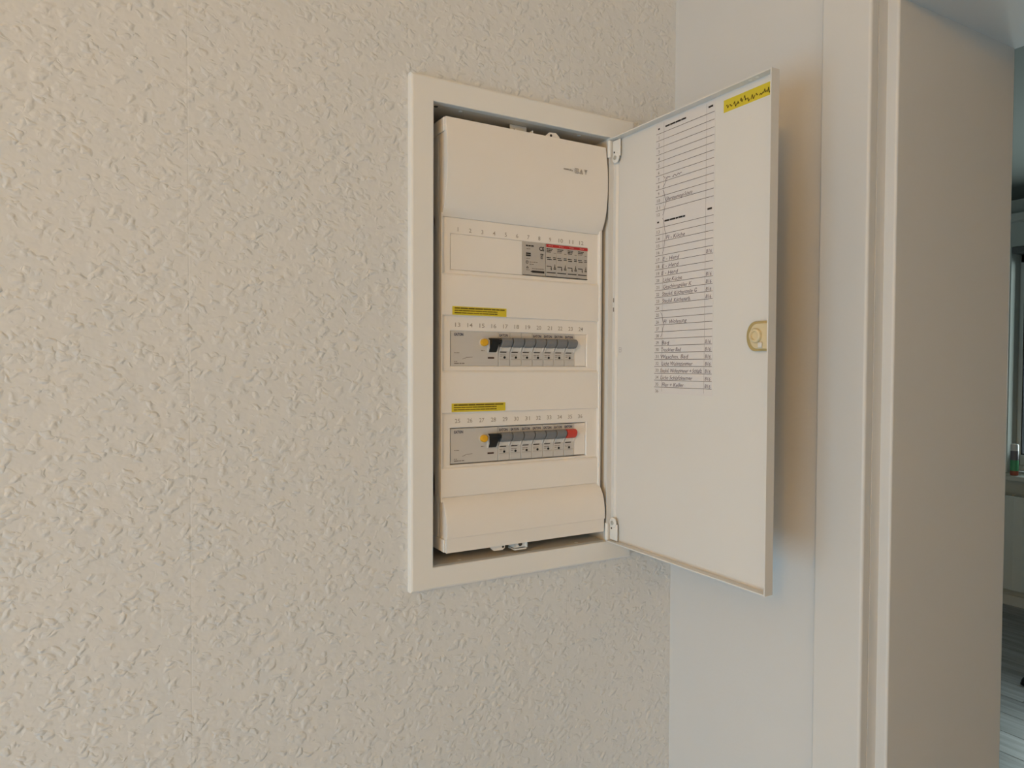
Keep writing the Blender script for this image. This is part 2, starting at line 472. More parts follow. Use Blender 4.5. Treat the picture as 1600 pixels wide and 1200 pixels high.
# ------------------------------------------------------------------ doorway (casing, rebate, lining)
door_root = bpy.data.objects.new('door_1', None); COL.objects.link(door_root)
door_root.location = (WX, JY, 0); door_root['kind'] = 'structure'; door_root['label'] = 'white door frame of the open doorway at the right'
bpy.context.view_layer.update()
CX = WX - 0.016       # casing front
RX = 0.4529           # bottom of the rebate = stop face
RY = -0.3213          # rebate side face
CYL = -0.2572         # casing outer edge
bm = bm_new(); box(bm, CX, WX, CYL, RY, 0, HEAD + 0.0777, 0.0035, 3)
finish('casing', bm, 'trim', door_root, True)
bm = bm_new(); box(bm, WX - 0.001, RX, RY, -0.300, 0, HEAD + 0.0134)
finish('rebate', bm, 'trim', door_root)
bm = bm_new(); box(bm, RX, WX2 + 0.006, JY, -0.3001, -0.01, HEAD + 0.02, 0.003, 3)
finish('jamb_lining', bm, 'trim', door_root, True)
# head and near side
bm = bm_new(); box(bm, CX, WX, RY - 0.0001, JY2 - 0.0134 - 0.064, HEAD + 0.0134, HEAD + 0.0777, 0.003, 3)
finish('head_casing', bm, 'trim', door_root, True)
bm = bm_new(); box(bm, RX + .0005, WX2 + 0.0055, JY + 0.002, JY2 - .002, HEAD, HEAD + 0.036); box(bm, WX - 0.001, RX, RY, JY2 - 0.0134, HEAD + 0.0134, HEAD + 0.036)
finish('head_lining', bm, 'trim', door_root, True)
bm = bm_new(); box(bm, RX, WX2 + 0.006, JY2, JY2 - 0.0349, -0.01, HEAD + 0.02, 0.003, 3); box(bm, WX - 0.001, RX, JY2 - 0.0134, JY2 - 0.0349, 0, HEAD + 0.0134)
finish('jamb_lining', bm, 'trim', door_root, True)
bm = bm_new(); box(bm, CX, WX, JY2 - 0.0134, JY2 - 0.0777, 0, HEAD + 0.0133, 0.003, 3)
finish('casing', bm, 'trim', door_root, True)

# ------------------------------------------------------------------ room beyond the doorway
FX = 4.9125           # wall with the window
FH = 2.6926
bm = bm_new()
WWy0, WWy1, WWz0, WWz1 = 0.15, 1.600, 0.885, 2.385
box(bm, FX, FX + 0.30, -2.6, WWy0, 0, FH); box(bm, FX, FX + 0.30, WWy1, 2.6, 0, FH)
box(bm, FX, FX + 0.30, WWy0, WWy1, 0, WWz0 - 0.03); box(bm, FX, FX + 0.30, WWy0, WWy1, WWz1, FH)
struct('wall_window', bm, 'farwall')
bm = bm_new(); box(bm, WX2, FX + 0.3, 2.40, 2.6, 0, FH); struct('wall_far_back', bm, 'farwall')
bm = bm_new(); box(bm, WX2, FX + 0.3, -2.6, -2.40, 0, FH); struct('wall_far_front', bm, 'farwall')
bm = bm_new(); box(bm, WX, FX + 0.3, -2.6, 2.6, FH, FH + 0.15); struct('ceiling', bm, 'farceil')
bm = bm_new(); box(bm, FX - 0.016, FX, 0.0, 2.40, 0, 0.07, 0.003); struct('baseboard_window', bm, 'pvc')

# planks of the far room's floor: long edges run along the window wall
PW, PL = 0.186, 1.28
meshes = {}
k = 0
x = FX
row = 0
while x > 1.0:
    y = -0.9 + (row * 0.43) % PL - PL
    x0 = x - PW + 0.0025
    while y < 2.40:
        ya, yb = max(y, -1.1), min(y + PL - 0.003, 2.399)
        if yb - ya > 0.05:
            key = round(yb - ya, 4)
            if key not in meshes:
                b_ = bm_new(); box(b_, 0, PW - 0.0025, 0, yb - ya, -0.012, 0.0, 0.0012, 1)
                me = bpy.data.meshes.new('plank'); b_.to_mesh(me); b_.free(); me.materials.append(M['plank']); meshes[key] = me
            o = bpy.data.objects.new('plank', meshes[key]); COL.objects.link(o); o.parent = floor; o.location = (x0, ya, 0.0)
        y += PL
    x -= PW; row += 1

# window
win = bpy.data.objects.new('window_1', None); COL.objects.link(win); win.location = (FX + 0.12, (WWy0 + WWy1) / 2, WWz0)
win['kind'] = 'structure'; win['label'] = 'white framed window seen through the doorway'
bpy.context.view_layer.update()
wx0, wx1 = FX + 0.115, FX + 0.175
bm = bm_new()
box(bm, wx0, wx1, WWy1 - 0.022, WWy1, WWz0, WWz1, .003); box(bm, wx0, wx1, WWy0, WWy0 + .05, WWz0, WWz1, .003)
box(bm, wx0, wx1, WWy0, WWy1, WWz0, WWz0 + .05, .003); box(bm, wx0, wx1, WWy0, WWy1, WWz1 - .05, WWz1, .003)
finish('window_frame', bm, 'pvc', win, True)
bm = bm_new()
sy0, sy1, sz0, sz1 = WWy0 + .04, WWy1 - .010, WWz0 + .045, WWz1 - .04
box(bm, wx0 - .015, wx1 - .01, sy1 - .024, sy1, sz0, sz1, .004); box(bm, wx0 - .015, wx1 - .01, sy0, sy0 + .06, sz0, sz1, .004)
box(bm, wx0 - .015, wx1 - .01, sy0, sy1, sz0, sz0 + .07, .004); box(bm, wx0 - .015, wx1 - .01, sy0, sy1, sz1 - .06, sz1, .004)
finish('sash', bm, 'pvc', win, True)
bm = bm_new()
gy0, gy1, gz0, gz1 = sy0 + .06, sy1 - .024, sz0 + .07, sz1 - .06
for (a, b, c, d) in ((gy0, gy0 + .006, gz0, gz1), (gy1 - .006, gy1, gz0, gz1), (gy0, gy1, gz0, gz0 + .006), (gy0, gy1, gz1 - .006, gz1)):
    box(bm, wx0 - .012, wx0 + .02, a, b, c, d)
finish('gasket', bm, 'gasket', win)
bm = bm_new(); box(bm, wx0 + .01, wx0 + .014, gy0, gy1, gz0, gz1)
finish('pane', bm, 'glass', win)
bm = bm_new(); box(bm, FX - 0.17, FX + 0.115, WWy0 - .06, WWy1 + .06, WWz0 - 0.03, WWz0, 0.004, 2)
finish('sill', bm, 'sill', win, True)
bm = bm_new(); box(bm, FX - 0.01, FX + 0.11, WWy0 + .005, WWy1 - .005, WWz1 - 0.045, WWz1 - .002, 0.006, 2)
finish('window_head_bar', bm, 'toggle', win, True)  # dark grey bar across the top of the window recess

# curtain rail
t = thing('curtain_rail', 'white curtain rail under the ceiling above the far window', 'curtain rail', (FX - 0.06, 0.9, 2.54))
bm = bm_new(); box(bm, FX - 0.075, FX - 0.012, -0.2, 1.95, 2.543, 2.595, 0.006, 2); finish('rail', bm, 'pvc', t, True)
bm = bm_new()
bm.free()
for yy in (0.0, 0.9, 1.8):
    bm = bm_new(); box(bm, FX - 0.02, FX + 0.001, yy - .02, yy + .02, 2.55, 2.63, .003); finish('bracket', bm, 'pvc', t, True)

# radiator
t = thing('radiator', 'white panel radiator under the far window', 'radiator', (FX - 0.09, 0.8, 0.12))
ry0, ry1 = 0.20, 1.90
bm = bm_new()
n = 34
pts = []
for i in range(n + 1):
    yy = ry0 + (ry1 - ry0) * i / n
    pts += [(FX - 0.125 + (0.006 if i % 2 else 0), yy)]
pts += [(FX - 0.105, ry1), (FX - 0.105, ry0)]
prism(bm, pts, 0.135, 0.735, 'z'); finish('front_panel', bm, 'radiator', t)
bm = bm_new(); box(bm, FX - 0.06, FX - 0.045, ry0, ry1, 0.135, 0.735, .004); finish('rear_panel', bm, 'radiator', t)
bm = bm_new()
box(bm, FX - 0.127, FX - 0.120, ry0, ry1, 0.735, 0.75, .002); box(bm, FX - 0.05, FX - 0.043, ry0, ry1, 0.735, 0.75, .002)
for i in range(60):
    yy = ry0 + 0.01 + (ry1 - ry0 - .02) * i / 59
    box(bm, FX - 0.122, FX - 0.046, yy - .004, yy + .004, 0.738, 0.748)
finish('top_grille', bm, 'radiator', t)
for ya in (ry0 - .003, ry1):
    bm = bm_new(); box(bm, FX - 0.126, FX - 0.044, ya, ya + .003, .14, .748, .001); finish('side_cover', bm, 'radiator', t)
for yy in (0.5, 1.6):
    bm = bm_new(); box(bm, FX - 0.046, FX - 0.0005, yy - .02, yy + .02, .25, .65, .002); finish('wall_bracket', bm, 'radiator', t)

# spray can on the sill
cx, cy, cz = FX - 0.115, 1.505, WWz0
t = thing('spray_can', 'green and white spray can standing on the far window sill', 'spray can', (cx, cy, cz))
bm = bm_new(); lathe(bm, [(0, 0), (.021, 0), (.0235, .004), (.0235, .012), (.023, .030)], (cx, cy, cz), (0, 0, 1)); finish('base_band', bm, 'can_red', t, True)
bm = bm_new(); lathe(bm, [(.023, .030), (.0232, .100)], (cx, cy, cz), (0, 0, 1)); finish('green_label', bm, 'can_green', t, True)
bm = bm_new(); lathe(bm, [(.0232, .100), (.0232, .155), (.021, .165), (.018, .170)], (cx, cy, cz), (0, 0, 1)); finish('upper_label', bm, 'can_violet', t, True)
bm = bm_new(); lathe(bm, [(.0225, .160), (.0225, .196), (.018, .203), (0, .205)], (cx, cy, cz), (0, 0, 1)); finish('cap', bm, 'can_white', t, True)

# door stop on the floor
t = thing('door_stop', 'small black rubber door stop on the grey floorboards', 'door stop', (3.66, 0.905, 0))
bm = bm_new(); lathe(bm, [(0, 0), (.030, 0), (.031, .006), (.030, .018), (.025, .030), (.014, .038), (0, .041)], (3.66, 0.905, 0), (0, 0, 1), 28)
finish('rubber_dome', bm, 'rubber', t, True)
bm = bm_new(); lathe(bm, [(0, 0), (.034, 0), (.034, .003), (.030, .004)], (3.66, 0.905, 0), (0, 0, 1), 28)
finish('base_ring', bm, 'rubber', t, True)

# ceiling lamp of the hall (out of the picture, gives the warm light from above)
LX, LY = -1.98, -1.88
t = thing('ceiling_lamp', 'round opal ceiling lamp in the hall', 'lamp', (LX, LY, HALL_H))
bm = bm_new(); lathe(bm, [(0, 0), (.17, 0), (.17, -.02), (.16, -.025), (0, -.025)], (LX, LY, HALL_H), (0, 0, 1), 32); finish('base', bm, 'pvc', t, True)
bm = bm_new(); lathe(bm, [(.155, -.025), (.16, -.05), (.14, -.085), (.09, -.11), (0, -.12)], (LX, LY, HALL_H), (0, 0, 1), 32); finish('opal_shade', bm, 'lamp', t, True)
ld = bpy.data.lights.new('lamp_bulb', 'POINT'); ld.energy = 35; ld.color = (1.0, 0.51, 0.07); ld.shadow_soft_size = 0.13
lo = bpy.data.objects.new('lamp_bulb', ld); COL.objects.link(lo); lo.location = (0, 0, -0.36); lo.parent = t

# ------------------------------------------------------------------ the fuse box
FW, FZ0, FZ1 = 0.350, 1.2975, 1.9385
OX0, OX1, OZ0, OZ1 = 0.0303, 0.3062, 1.3258, 1.9085
fb = thing('fuse_box', 'white flush mounted fuse box with open door in woodchip wall', 'fuse box', (0.168, 0.0, FZ0))

def ring_mesh(bm, outer, inner, y0, y1, bev):
    """rectangular surround: outer/inner = (x0,x1,z0,z1), front at y0 with bevelled outer edge"""
    def loop(r, y):
        return [bm.verts.new((r[0], y, r[2])), bm.verts.new((r[1], y, r[2])), bm.verts.new((r[1], y, r[3])), bm.verts.new((r[0], y, r[3]))]
    o2 = (outer[0] + bev, outer[1] - bev, outer[2] + bev, outer[3] - bev)
    o3 = (outer[0] + bev * .3, outer[1] - bev * .3, outer[2] + bev * .3, outer[3] - bev * .3)
    i2 = (inner[0] - bev * .25, inner[1] + bev * .25, inner[2] - bev * .25, inner[3] + bev * .25)
    L = [loop(outer, y1), loop(outer, y0 + bev), loop(o3, y0 + bev * .3), loop(o2, y0), loop(i2, y0), loop(inner, y0 + bev * .25), loop(inner, y1)]
    for a, b in zip(L, L[1:] + L[:1]):
        for k in range(4):
            bm.faces.new((a[k], a[(k + 1) % 4], b[(k + 1) % 4], b[k]))
    bmesh.ops.recalc_face_normals(bm, faces=bm.faces)

bm = bm_new(); ring_mesh(bm, (0.0, FW, FZ0, FZ1), (OX0, OX1, OZ0, OZ1), 0.0, 0.0099, 0.003)
surround = finish('surround', bm, 'frame', fb)
# recess box (five walls)
bm = bm_new()
D = 0.105; w = 0.0015
box(bm, OX0 - w, OX0, 0.0100, D, OZ0 - w, OZ1 + w); box(bm, OX1, OX1 + w, 0.0100, D, OZ0 - w, OZ1 + w)
box(bm, OX0, OX1, 0.0100, D, OZ0 - w, OZ0); box(bm, OX0, OX1, 0.0100, D, OZ1, OZ1 + w)
box(bm, OX0 - w, OX1 + w, D, D + w, OZ0 - w, OZ1 + w)
recess = finish('recess_box', bm, 'box', fb)
# small rivets and holes in its top and bottom
for (px, pz, up_, dark) in ((0.075, OZ1, -1, 0), (0.262, OZ1, -1, 0), (0.0405, OZ1, -1, 1), (0.075, OZ0, 1, 0), (0.262, OZ0, 1, 0)):
    bm = bm_new(); lathe(bm, [(.0028, 0), (.0024, .0006), (0, .0008)], (px, 0.0165, pz), (0, 0, up_), 14)
    finish('rivet', bm, 'metal_dark' if dark else 'frame', recess, True)

# ---- cover: body, hoods, bands
CX0, CX1 = 0.0455, 0.2990
PY = 0.0100           # face of the blank panels
BY = 0.0130           # face of the device bands
RIM = 0.0048
Z = dict(h1b=1.7705, b1b=1.6990, p1b=1.6450, b2b=1.5740, p2b=1.5192, b3b=1.4490, p3b=1.4105, h2b=1.3420, h1t=1.8930)
bm = bm_new()
for z0, z1 in ((1.3445, 1.4440), (1.7560, 1.8905)):
    box(bm, CX0 + .0006, CX1 - .0006, 0.0170, 0.055, z0, z1, 0.006, 3)
box(bm, CX0 + .0006, CX0 + .006, BY + .001, 0.055, 1.41, 1.772); box(bm, CX1 - .004, CX1 - .0006, BY + .001, 0.055, 1.41, 1.772)
body = finish('cover_body', bm, 'cover', fb, True)
# rim strips left and right of the bands
for xa, xb in ((CX0, CX0 + 0.0016), (CX1 - RIM, CX1)):
    bm = bm_new(); prism(bm, [(xa, 0.03), (xa, PY - .001), (xa + .0008, PY - .0022), (xb - .001, PY - .0022), (xb, PY - .001), (xb, 0.03)] if xb - xa > .002 else [(xa, 0.03), (xa, PY), (xb, PY), (xb, .03)], 1.405, 1.775, 'z')
    finish('cover_rim', bm, 'cover', fb)
XA, XB = CX0 + 0.0016, CX1 - RIM
SX0, SX1 = 0.0590, 0.2765
SLOTS = [(1.7032, 1.7508), (1.5790, 1.6262), (1.4508, 1.5005)]
BANDS = [(Z['b1b'], Z['h1b']), (Z['b2b'], Z['p1b']), (Z['b3b'], Z['p2b'])]
def band(bm, z0, z1, s0, s1):
    # front ring around the slot, with chamfered slot walls
    xs = [XA, SX0, SX1, XB]; zs = [z0, s0, s1, z1]
    for i in range(3):
        for k in range(3):
            if i == 1 and k == 1:
                continue
            bm.faces.new([bm.verts.new(p) for p in ((xs[i], BY, zs[k]), (xs[i + 1], BY, zs[k]), (xs[i + 1], BY, zs[k + 1]), (xs[i], BY, zs[k + 1]))])
    c = 0.0010
    a = [(SX0, s0), (SX1, s0), (SX1, s1), (SX0, s1)]; b = [(SX0 + c, s0 + c), (SX1 - c, s0 + c), (SX1 - c, s1 - c), (SX0 + c, s1 - c)]
    for k in range(4):
        k2 = (k + 1) % 4
        bm.faces.new([bm.verts.new(p) for p in ((a[k][0], BY, a[k][1]), (b[k][0], BY + c * 1.4, b[k][1]), (b[k2][0], BY + c * 1.4, b[k2][1]), (a[k2][0], BY, a[k2][1]))])
        bm.faces.new([bm.verts.new(p) for p in ((b[k][0], BY + c * 1.4, b[k][1]), (b[k][0], 0.035, b[k][1]), (b[k2][0], 0.035, b[k2][1]), (b[k2][0], BY + c * 1.4, b[k2][1]))])
    # sloping lower lip up to the panel below
    bmesh.ops.remove_doubles(bm, verts=bm.verts, dist=1e-6)
for (z0, z1), (s0, s1) in zip(BANDS, SLOTS):
    bm = bm_new(); band(bm, z0, z1, s0, s1); finish('device_band', bm, 'cover', fb)
for z0, z1 in ((Z['p1b'], Z['b1b']), (Z['p2b'], Z['b2b']), (Z['p3b'], Z['b3b'])):
    bm = bm_new()
    prism(bm, [(BY + .004, z0), (PY + .0008, z0), (PY, z0 + .001), (PY, z1 - .003), (PY + .0009, z1 - .0012), (BY, z1), (BY + .004, z1)], XA, XB, 'x')
    finish('blank_panel', bm, 'cover', fb)
# blanking strip over positions 1 to 6
bm = bm_new(); box(bm, SX0 + .0011, 0.1672, BY + .0004, 0.03, SLOTS[0][0] + .0010, SLOTS[0][1] - .0010, .0006, 2)
finish('blanking_strip', bm, 'cover', fb, True)

# hoods
def arc(pts, n=5):
    """Catmull-Rom smoothing of an outline"""
    out = []
    P = [pts[0]] + pts + [pts[-1]]
    for i in range(1, len(P) - 2):
        for k in range(n):
            t = k / n
            q = []
            for d in (0, 1):
                p0, p1, p2, p3 = P[i - 1][d], P[i][d], P[i + 1][d], P[i + 2][d]
                q.append(0.5 * (2 * p1 + (p2 - p0) * t + (2 * p0 - 5 * p1 + 4 * p2 - p3) * t * t + (3 * p1 - p0 - 3 * p2 + p3) * t ** 3))
            out.append(tuple(q))
    out.append(pts[-1])
    return out
prof = arc([(0.0005, 1.8930), (-0.0035, 1.868), (-0.0050, 1.842), (-0.0042, 1.818), (-0.0012, 1.798), (0.0048, 1.781), (0.0112, 1.7715), (0.0128, 1.7708)])
bm = bm_new(); prism(bm, prof + [(0.040, 1.7708), (0.040, 1.8930)], CX0 + .0012, CX1 - .0008, 'x', bevel=0.0010)
hood1 = finish('upper_hood', bm, 'cover', fb, True)
prof = arc([(0.0128, 1.4105), (0.0112, 1.4098), (0.0050, 1.4030), (-0.0005, 1.3930), (-0.0036, 1.3815), (-0.0048, 1.3700), (-0.0050, 1.3610)])
bm = bm_new(); prism(bm, prof + [(-0.0030, 1.3602), (-0.0026, 1.3420), (0.045, 1.3420), (0.045, 1.4105)], CX0 + .0016, CX1 - .0016, 'x', bevel=0.0010)
hood2 = finish('lower_hood', bm, 'cover', fb, True)
# narrow shoulders at the hood ends (step seen at the upper left and lower ends)
for par, xa, xb, ya, za, zb in ((hood1, CX0 - .0010, CX0 + .0016, .002, 1.875, 1.8925), (hood1, CX1 - .0012, CX1 + .0012, .004, 1.869, 1.8920),
                                (hood2, CX0 - .0008, CX0 + .0018, .001, 1.3425, 1.3590), (hood2, CX1 - .0020, CX1 + .0004, .001, 1.3445, 1.3600)):
    bm = bm_new(); box(bm, xa, xb, ya, 0.05, za, zb, .0008, 1); finish('hood_shoulder', bm, 'cover', par, True)
UX, VZ, = (1, 0, 0), (0, 0, 1)
# print on the upper hood
bm = bm_new()
O = (0.2215, -0.00535, 1.8510)
rect(bm, O, UX, VZ, 0, .0085, -.0009, .0009); rect(bm, O, UX, VZ, .0095, .0130, -.0011, .0008); rect(bm, O, UX, VZ, .0135, .0150, -.0016, .0002)
polyl(bm, O, UX, VZ, [(.019, -.003), (.0245, -.003), (.0245, .003), (.019, .003), (.019, -.003)], .0008)
polyl(bm, O, UX, VZ, [(.0207, -.0015), (.0228, -.0015), (.0228, .0015), (.0207, .0015), (.0207, -.0015)], .0006)
polyl(bm, O, UX, VZ, [(.0268, -.003), (.0325, -.003), (.0297, .003), (.0268, -.003)], .0008); line(bm, O, UX, VZ, (.0297, -.002), (.0297, .001), .0012)
polyl(bm, O, UX, VZ, [(.0347, .003), (.0400, .003)], .0009); polyl(bm, O, UX, VZ, [(.0352, .001), (.0395, .001)], .0008); polyl(bm, O, UX, VZ, [(.0374, .003), (.0374, -.003)], .0010)
finish('printed_marks', bm, 'number', hood1)
# numbers above the slots
for r, (zn) in enumerate((1.7533, 1.6306, 1.5060)):
    bm = bm_new()
    for i in range(12):
        s = str(r * 12 + i + 1)
        text(bm, s, (0, BY - .0002, 0), UX, VZ, 0.0700 + i * 0.01773, zn, 0.0056, None if len(s) == 1 else 0.0074, 'C')
    finish('number_row', bm, 'number', fb)
# yellow warning stickers
rs = random.Random(3)
for (x0, x1, z0, z1) in ((0.0609, 0.1408, 1.6458, 1.6568), (0.0601, 0.1396, 1.5205, 1.5316)):
    bm = bm_new()
    box(bm, x0, x1, PY - .0003, PY + .0001, z0, z1, mi=0)
    h = z1 - z0
    O = (x0, PY - .00045, z0)
    microtext(bm, O, UX, VZ, .003, .0770, h * .80, .00175, 1, rs, 3, 9, .35)
    microtext(bm, O, UX, VZ, .003, .0660, h * .52, .00120, 1, rs, 3, 9, .35)
    microtext(bm, O, UX, VZ, .003, .0660, h * .25, .00120, 1, rs, 3, 9, .35)
    finish('warning_sticker', bm, ['sticker', 'sticker_ink'], fb, label='yellow sticker with three lines of small print')

# catches at the top and bottom of the cover
def screw(bm, c, axis, r=.0022, mi=1):
    lathe(bm, [(r, 0), (r, .0008), (r * .6, .0012), (0, .0012)], c, axis, 14, mi)
bm = bm_new()
prism(bm, [(0.1945, 1.8920), (0.1990, 1.8955), (0.2040, 1.9000), (0.2150, 1.9005), (0.2200, 1.8965), (0.2230, 1.8920)], 0.004, 0.0065, 'y')
lathe(bm, [(.0018, 0), (.0018, .0004), (0, .0004)], (0.2065, 0.0040, 1.8960), (0, -1, 0), 14, 1)
finish('ear', bm, ['cover', 'metal_dark'], hood1)
bm = bm_new()
box(bm, 0.1530, 0.1790, 0.0100, 0.0260, 1.8915, 1.8935, .0005, 1); box(bm, 0.1530, 0.1545, 0.0100, 0.024, 1.8930, 1.8985); box(bm, 0.1775, 0.1790, 0.0060, 0.024, 1.8930, 1.8985)
box(bm, 0.1530, 0.1790, 0.0235, 0.0250, 1.8935, 1.9080)
screw(bm, (0.1690, 0.0235, 1.8975), (0, -1, 0), .0035)
finish('catch', bm, ['frame', 'metal_dark'], fb)
bm = bm_new()
prism(bm, [(0.1130, 1.3430), (0.1160, 1.3375), (0.1200, 1.3345), (0.1330, 1.3345), (0.1360, 1.3365), (0.1375, 1.3430)], 0.004, 0.0065, 'y')
lathe(bm, [(.0015, 0), (.0015, .0004), (0, .0004)], (0.1335, 0.0040, 1.3385), (0, -1, 0), 14, 1)
finish('ear', bm, ['cover', 'metal_dark'], hood2)
bm = bm_new()
box(bm, 0.1535, 0.1725, 0.0080, 0.0100, 1.3330, 1.3430, .0008, 1); box(bm, 0.1535, 0.1550, 0.0080, 0.024, 1.3330, 1.3430); box(bm, 0.1710, 0.1725, 0.0050, 0.024, 1.3330, 1.3430)
box(bm, 0.1535, 0.1725, 0.0080, 0.0250, 1.3300, 1.3320)
screw(bm, (0.1625, 0.0080, 1.3378), (0, -1, 0), .0028)
finish('catch', bm, ['frame', 'metal_dark'], fb)

# ---- the door, swung open by 90 degrees
DX0, DX1 = 0.3015, 0.3140      # lip edge, outer face
DI = 0.3125                     # inner face of the panel
DYA, DYB = -0.0015, -0.2858
DZ0, DZ1 = 1.3268, 1.9052
LT = 0.0016
bm = bm_new()
box(bm, DI, DX1, DYB, DYA, DZ0, DZ1)
box(bm, DX0, DI, DYB, DYA, DZ1 - LT, DZ1); box(bm, DX0, DI, DYB, DYA, DZ0, DZ0 + LT)
box(bm, DX0, DI, DYB, DYB + LT, DZ0 + LT, DZ1 - LT); box(bm, DX0, DI, DYA - LT, DYA, DZ0 + LT, DZ1 - LT)
door = finish('door', bm, 'door', fb, label='open white sheet steel door with circuit list inside')
# stiffening fold along the hinge side
bm = bm_new(); prism(bm, [(DI + .0001, DYA - LT), (DI - .0030, DYA - LT), (DI - .0030, DYA - .0075), (DI - .0005, DYA - .0100), (DI + .0001, DYA - .0100)], DZ0 + .004, DZ1 - .004, 'z')
finish('hinge_fold', bm, 'door', door)
# hinges
for zc, sg in ((1.8905, -1), (1.3415, 1)):
    bm = bm_new()
    box(bm, DI - .0052, DI - .0029, DYA - .0180, DYA - .0018, zc - .0120, zc + .0120, .0010, 2, 0)
    lathe(bm, [(.0075, 0), (.0072, .0012), (.0055, .0018), (0, .0018)], (DI - .0050, DYA - .0095, zc + sg * .0135), (-1, 0, 0), 20, 0)
    screw(bm, (DI - .0068, DYA - .0095, zc + sg * .0135), (-1, 0, 0), .0030, 1)
    lathe(bm, [(.0014, 0), (.0014, .0003), (0, .0003)], (DI - .0052, DYA - .0060, zc + sg * .0250 - sg * .020), (-1, 0, 0), 12, 2)
    lathe(bm, [(.0030, -.012), (.0030, .012), (0, .0125)], (DX0 + .0015, DYA + .0000, zc), (0, 0, 1), 14, 0)
    finish('hinge', bm, ['frame', 'metal', 'metal_dark'], door, True)
# little screws and an embossed mark half way up
for zc in (1.6755, 1.6620):
    bm = bm_new(); box(bm, DI - .0033, DI - .0029, DYA - .0050, DYA - .0032, zc - .003, zc + .003); finish('slot_mark', bm, 'ink_soft', door)
bm = bm_new()
O = (DI - .00015, -0.0150, 1.6010); UYn = (0, -1, 0)
for a, b in (((0, 0), (0, .006)), ((.005, 0), (.005, .006)), ((0, .003), (.005, .003)), ((0, .006), (.005, .006)), ((0, 0), (.005, 0))):
    line(bm, O, UYn, VZ, a, b, .0008)
finish('embossed_mark', bm, 'ink_faint', door)
# lip holes near the free end
for yy in (-.252, -.262):
    bm = bm_new(); lathe(bm, [(.0022, 0), (.0018, .0004), (0, .0005)], (0.3068, yy, DZ1 - LT), (0, 0, -1), 12); finish('lip_plug', bm, 'frame', door, True)

# turn latch at the free edge
LYc, LZc = -0.2625, 1.6148
def stadium(w0, w1, h, n=10, r=None):
    r = r or h * .48
    pts = []
    for k in range(n + 1):
        a = math.pi / 2 * k / n
        pts.append((w0 + r * .75 - r * .75 * math.sin(a), h / 2 - r + r * math.cos(a)))
    for k in range(n + 1):
        a = math.pi / 2 * k / n
        pts.append((w0 + r * .75 - r * .75 * math.cos(a), -h / 2 + r - r * math.sin(a)))
    pts += [(w1, -h / 2), (w1, h / 2)]
    return pts
# outline in (-y, z)
out = [(-p[0], LZc + p[1]) for p in stadium(0.2492, 0.2830, 0.0335)]
bm = bm_new(); prism(bm, out, DI + .0002, DI - .0040, 'x', bevel=.0010)
latch = finish('latch', bm, 'latch_dark', door, True, label='yellowed plastic turn latch')
out = [(-p[0], LZc + p[1]) for p in stadium(0.2555, 0.2822, 0.0285)]
bm = bm_new(); prism(bm, out, DI - .0030, DI - .0062, 'x', bevel=.0012); finish('latch_body', bm, 'latch', latch, True)
bm = bm_new(); lathe(bm, [(.0080, 0), (.0080, .0032), (.0070, .0042), (.0052, .0042), (.0046, .0016), (0, .0016)], (DI - .0060, -.2655, LZc + .0005), (-1, 0, 0), 24); finish('latch_boss', bm, 'latch', latch, True)
bm = bm_new(); box(bm, DI - .0060, DI - .0085, -.2690, -.2745, LZc - .0130, LZc - .0070, .0008, 1); finish('latch_tongue', bm, 'device_light', latch, True)

# yellow label at the top of the door
bm = bm_new()
sx = DI - .0003
O = (sx, -0.2075, 1.8832)
box(bm, DI - .0002, DI + .0001, -0.2078, -0.2790, 1.8812, 1.8958, mi=0)
O = (DI - .0004, -0.2078, 1.8812)
rs = random.Random(11)
u = .004
while u < .066:
    w_ = rs.uniform(.0028, .0058); c0 = rs.uniform(.0035, .0062)
    pts = [(u, c0 + rs.uniform(-.001, .002)), (u + w_ * .3, c0 + rs.uniform(.0015, .0050)), (u + w_ * .6, c0 - rs.uniform(0, .002)), (u + w_, c0 + rs.uniform(-.0005, .003))]
    polyl(bm, O, (0, -1, 0), VZ, pts, .0011, 1)
    u += w_ + rs.uniform(.0006, .0022)
finish('yellow_label', bm, ['sticker', 'sticker_ink'], door, label='yellow label with black handwriting at the top of the door')

# circuit list
SY0, SY1 = -0.0895, -0.1945
SZ0, SZ1 = 1.5445, DZ1 - LT - .0008
bm = bm_new()
box(bm, DI - .0002, DI + .0001, SY0, SY1, SZ0, SZ1, mi=0)
O = (DI - .0004, SY0, 0); U = (0, -1, 0); V = (0, 0, 1)
SW = SY0 - SY1
zl1 = [1.8880 - i * (1.8880 - 1.7868) / 11 for i in range(12)]
zl2 = [1.7640 - i * (1.7640 - 1.5530) / 23 for i in range(24)]
zl1.append(zl1[-1] - 0.0001)
for z_ in zl1[:12] + zl2:
    rect(bm, O, U, V, .0008, SW - .001, z_ - .00028, z_ + .00028, 1)
for u_ in (.0155, .0912):
    rect(bm, O, U, V, u_ - .0003, u_ + .0003, SZ0 + .003, SZ1 - .002, 4)
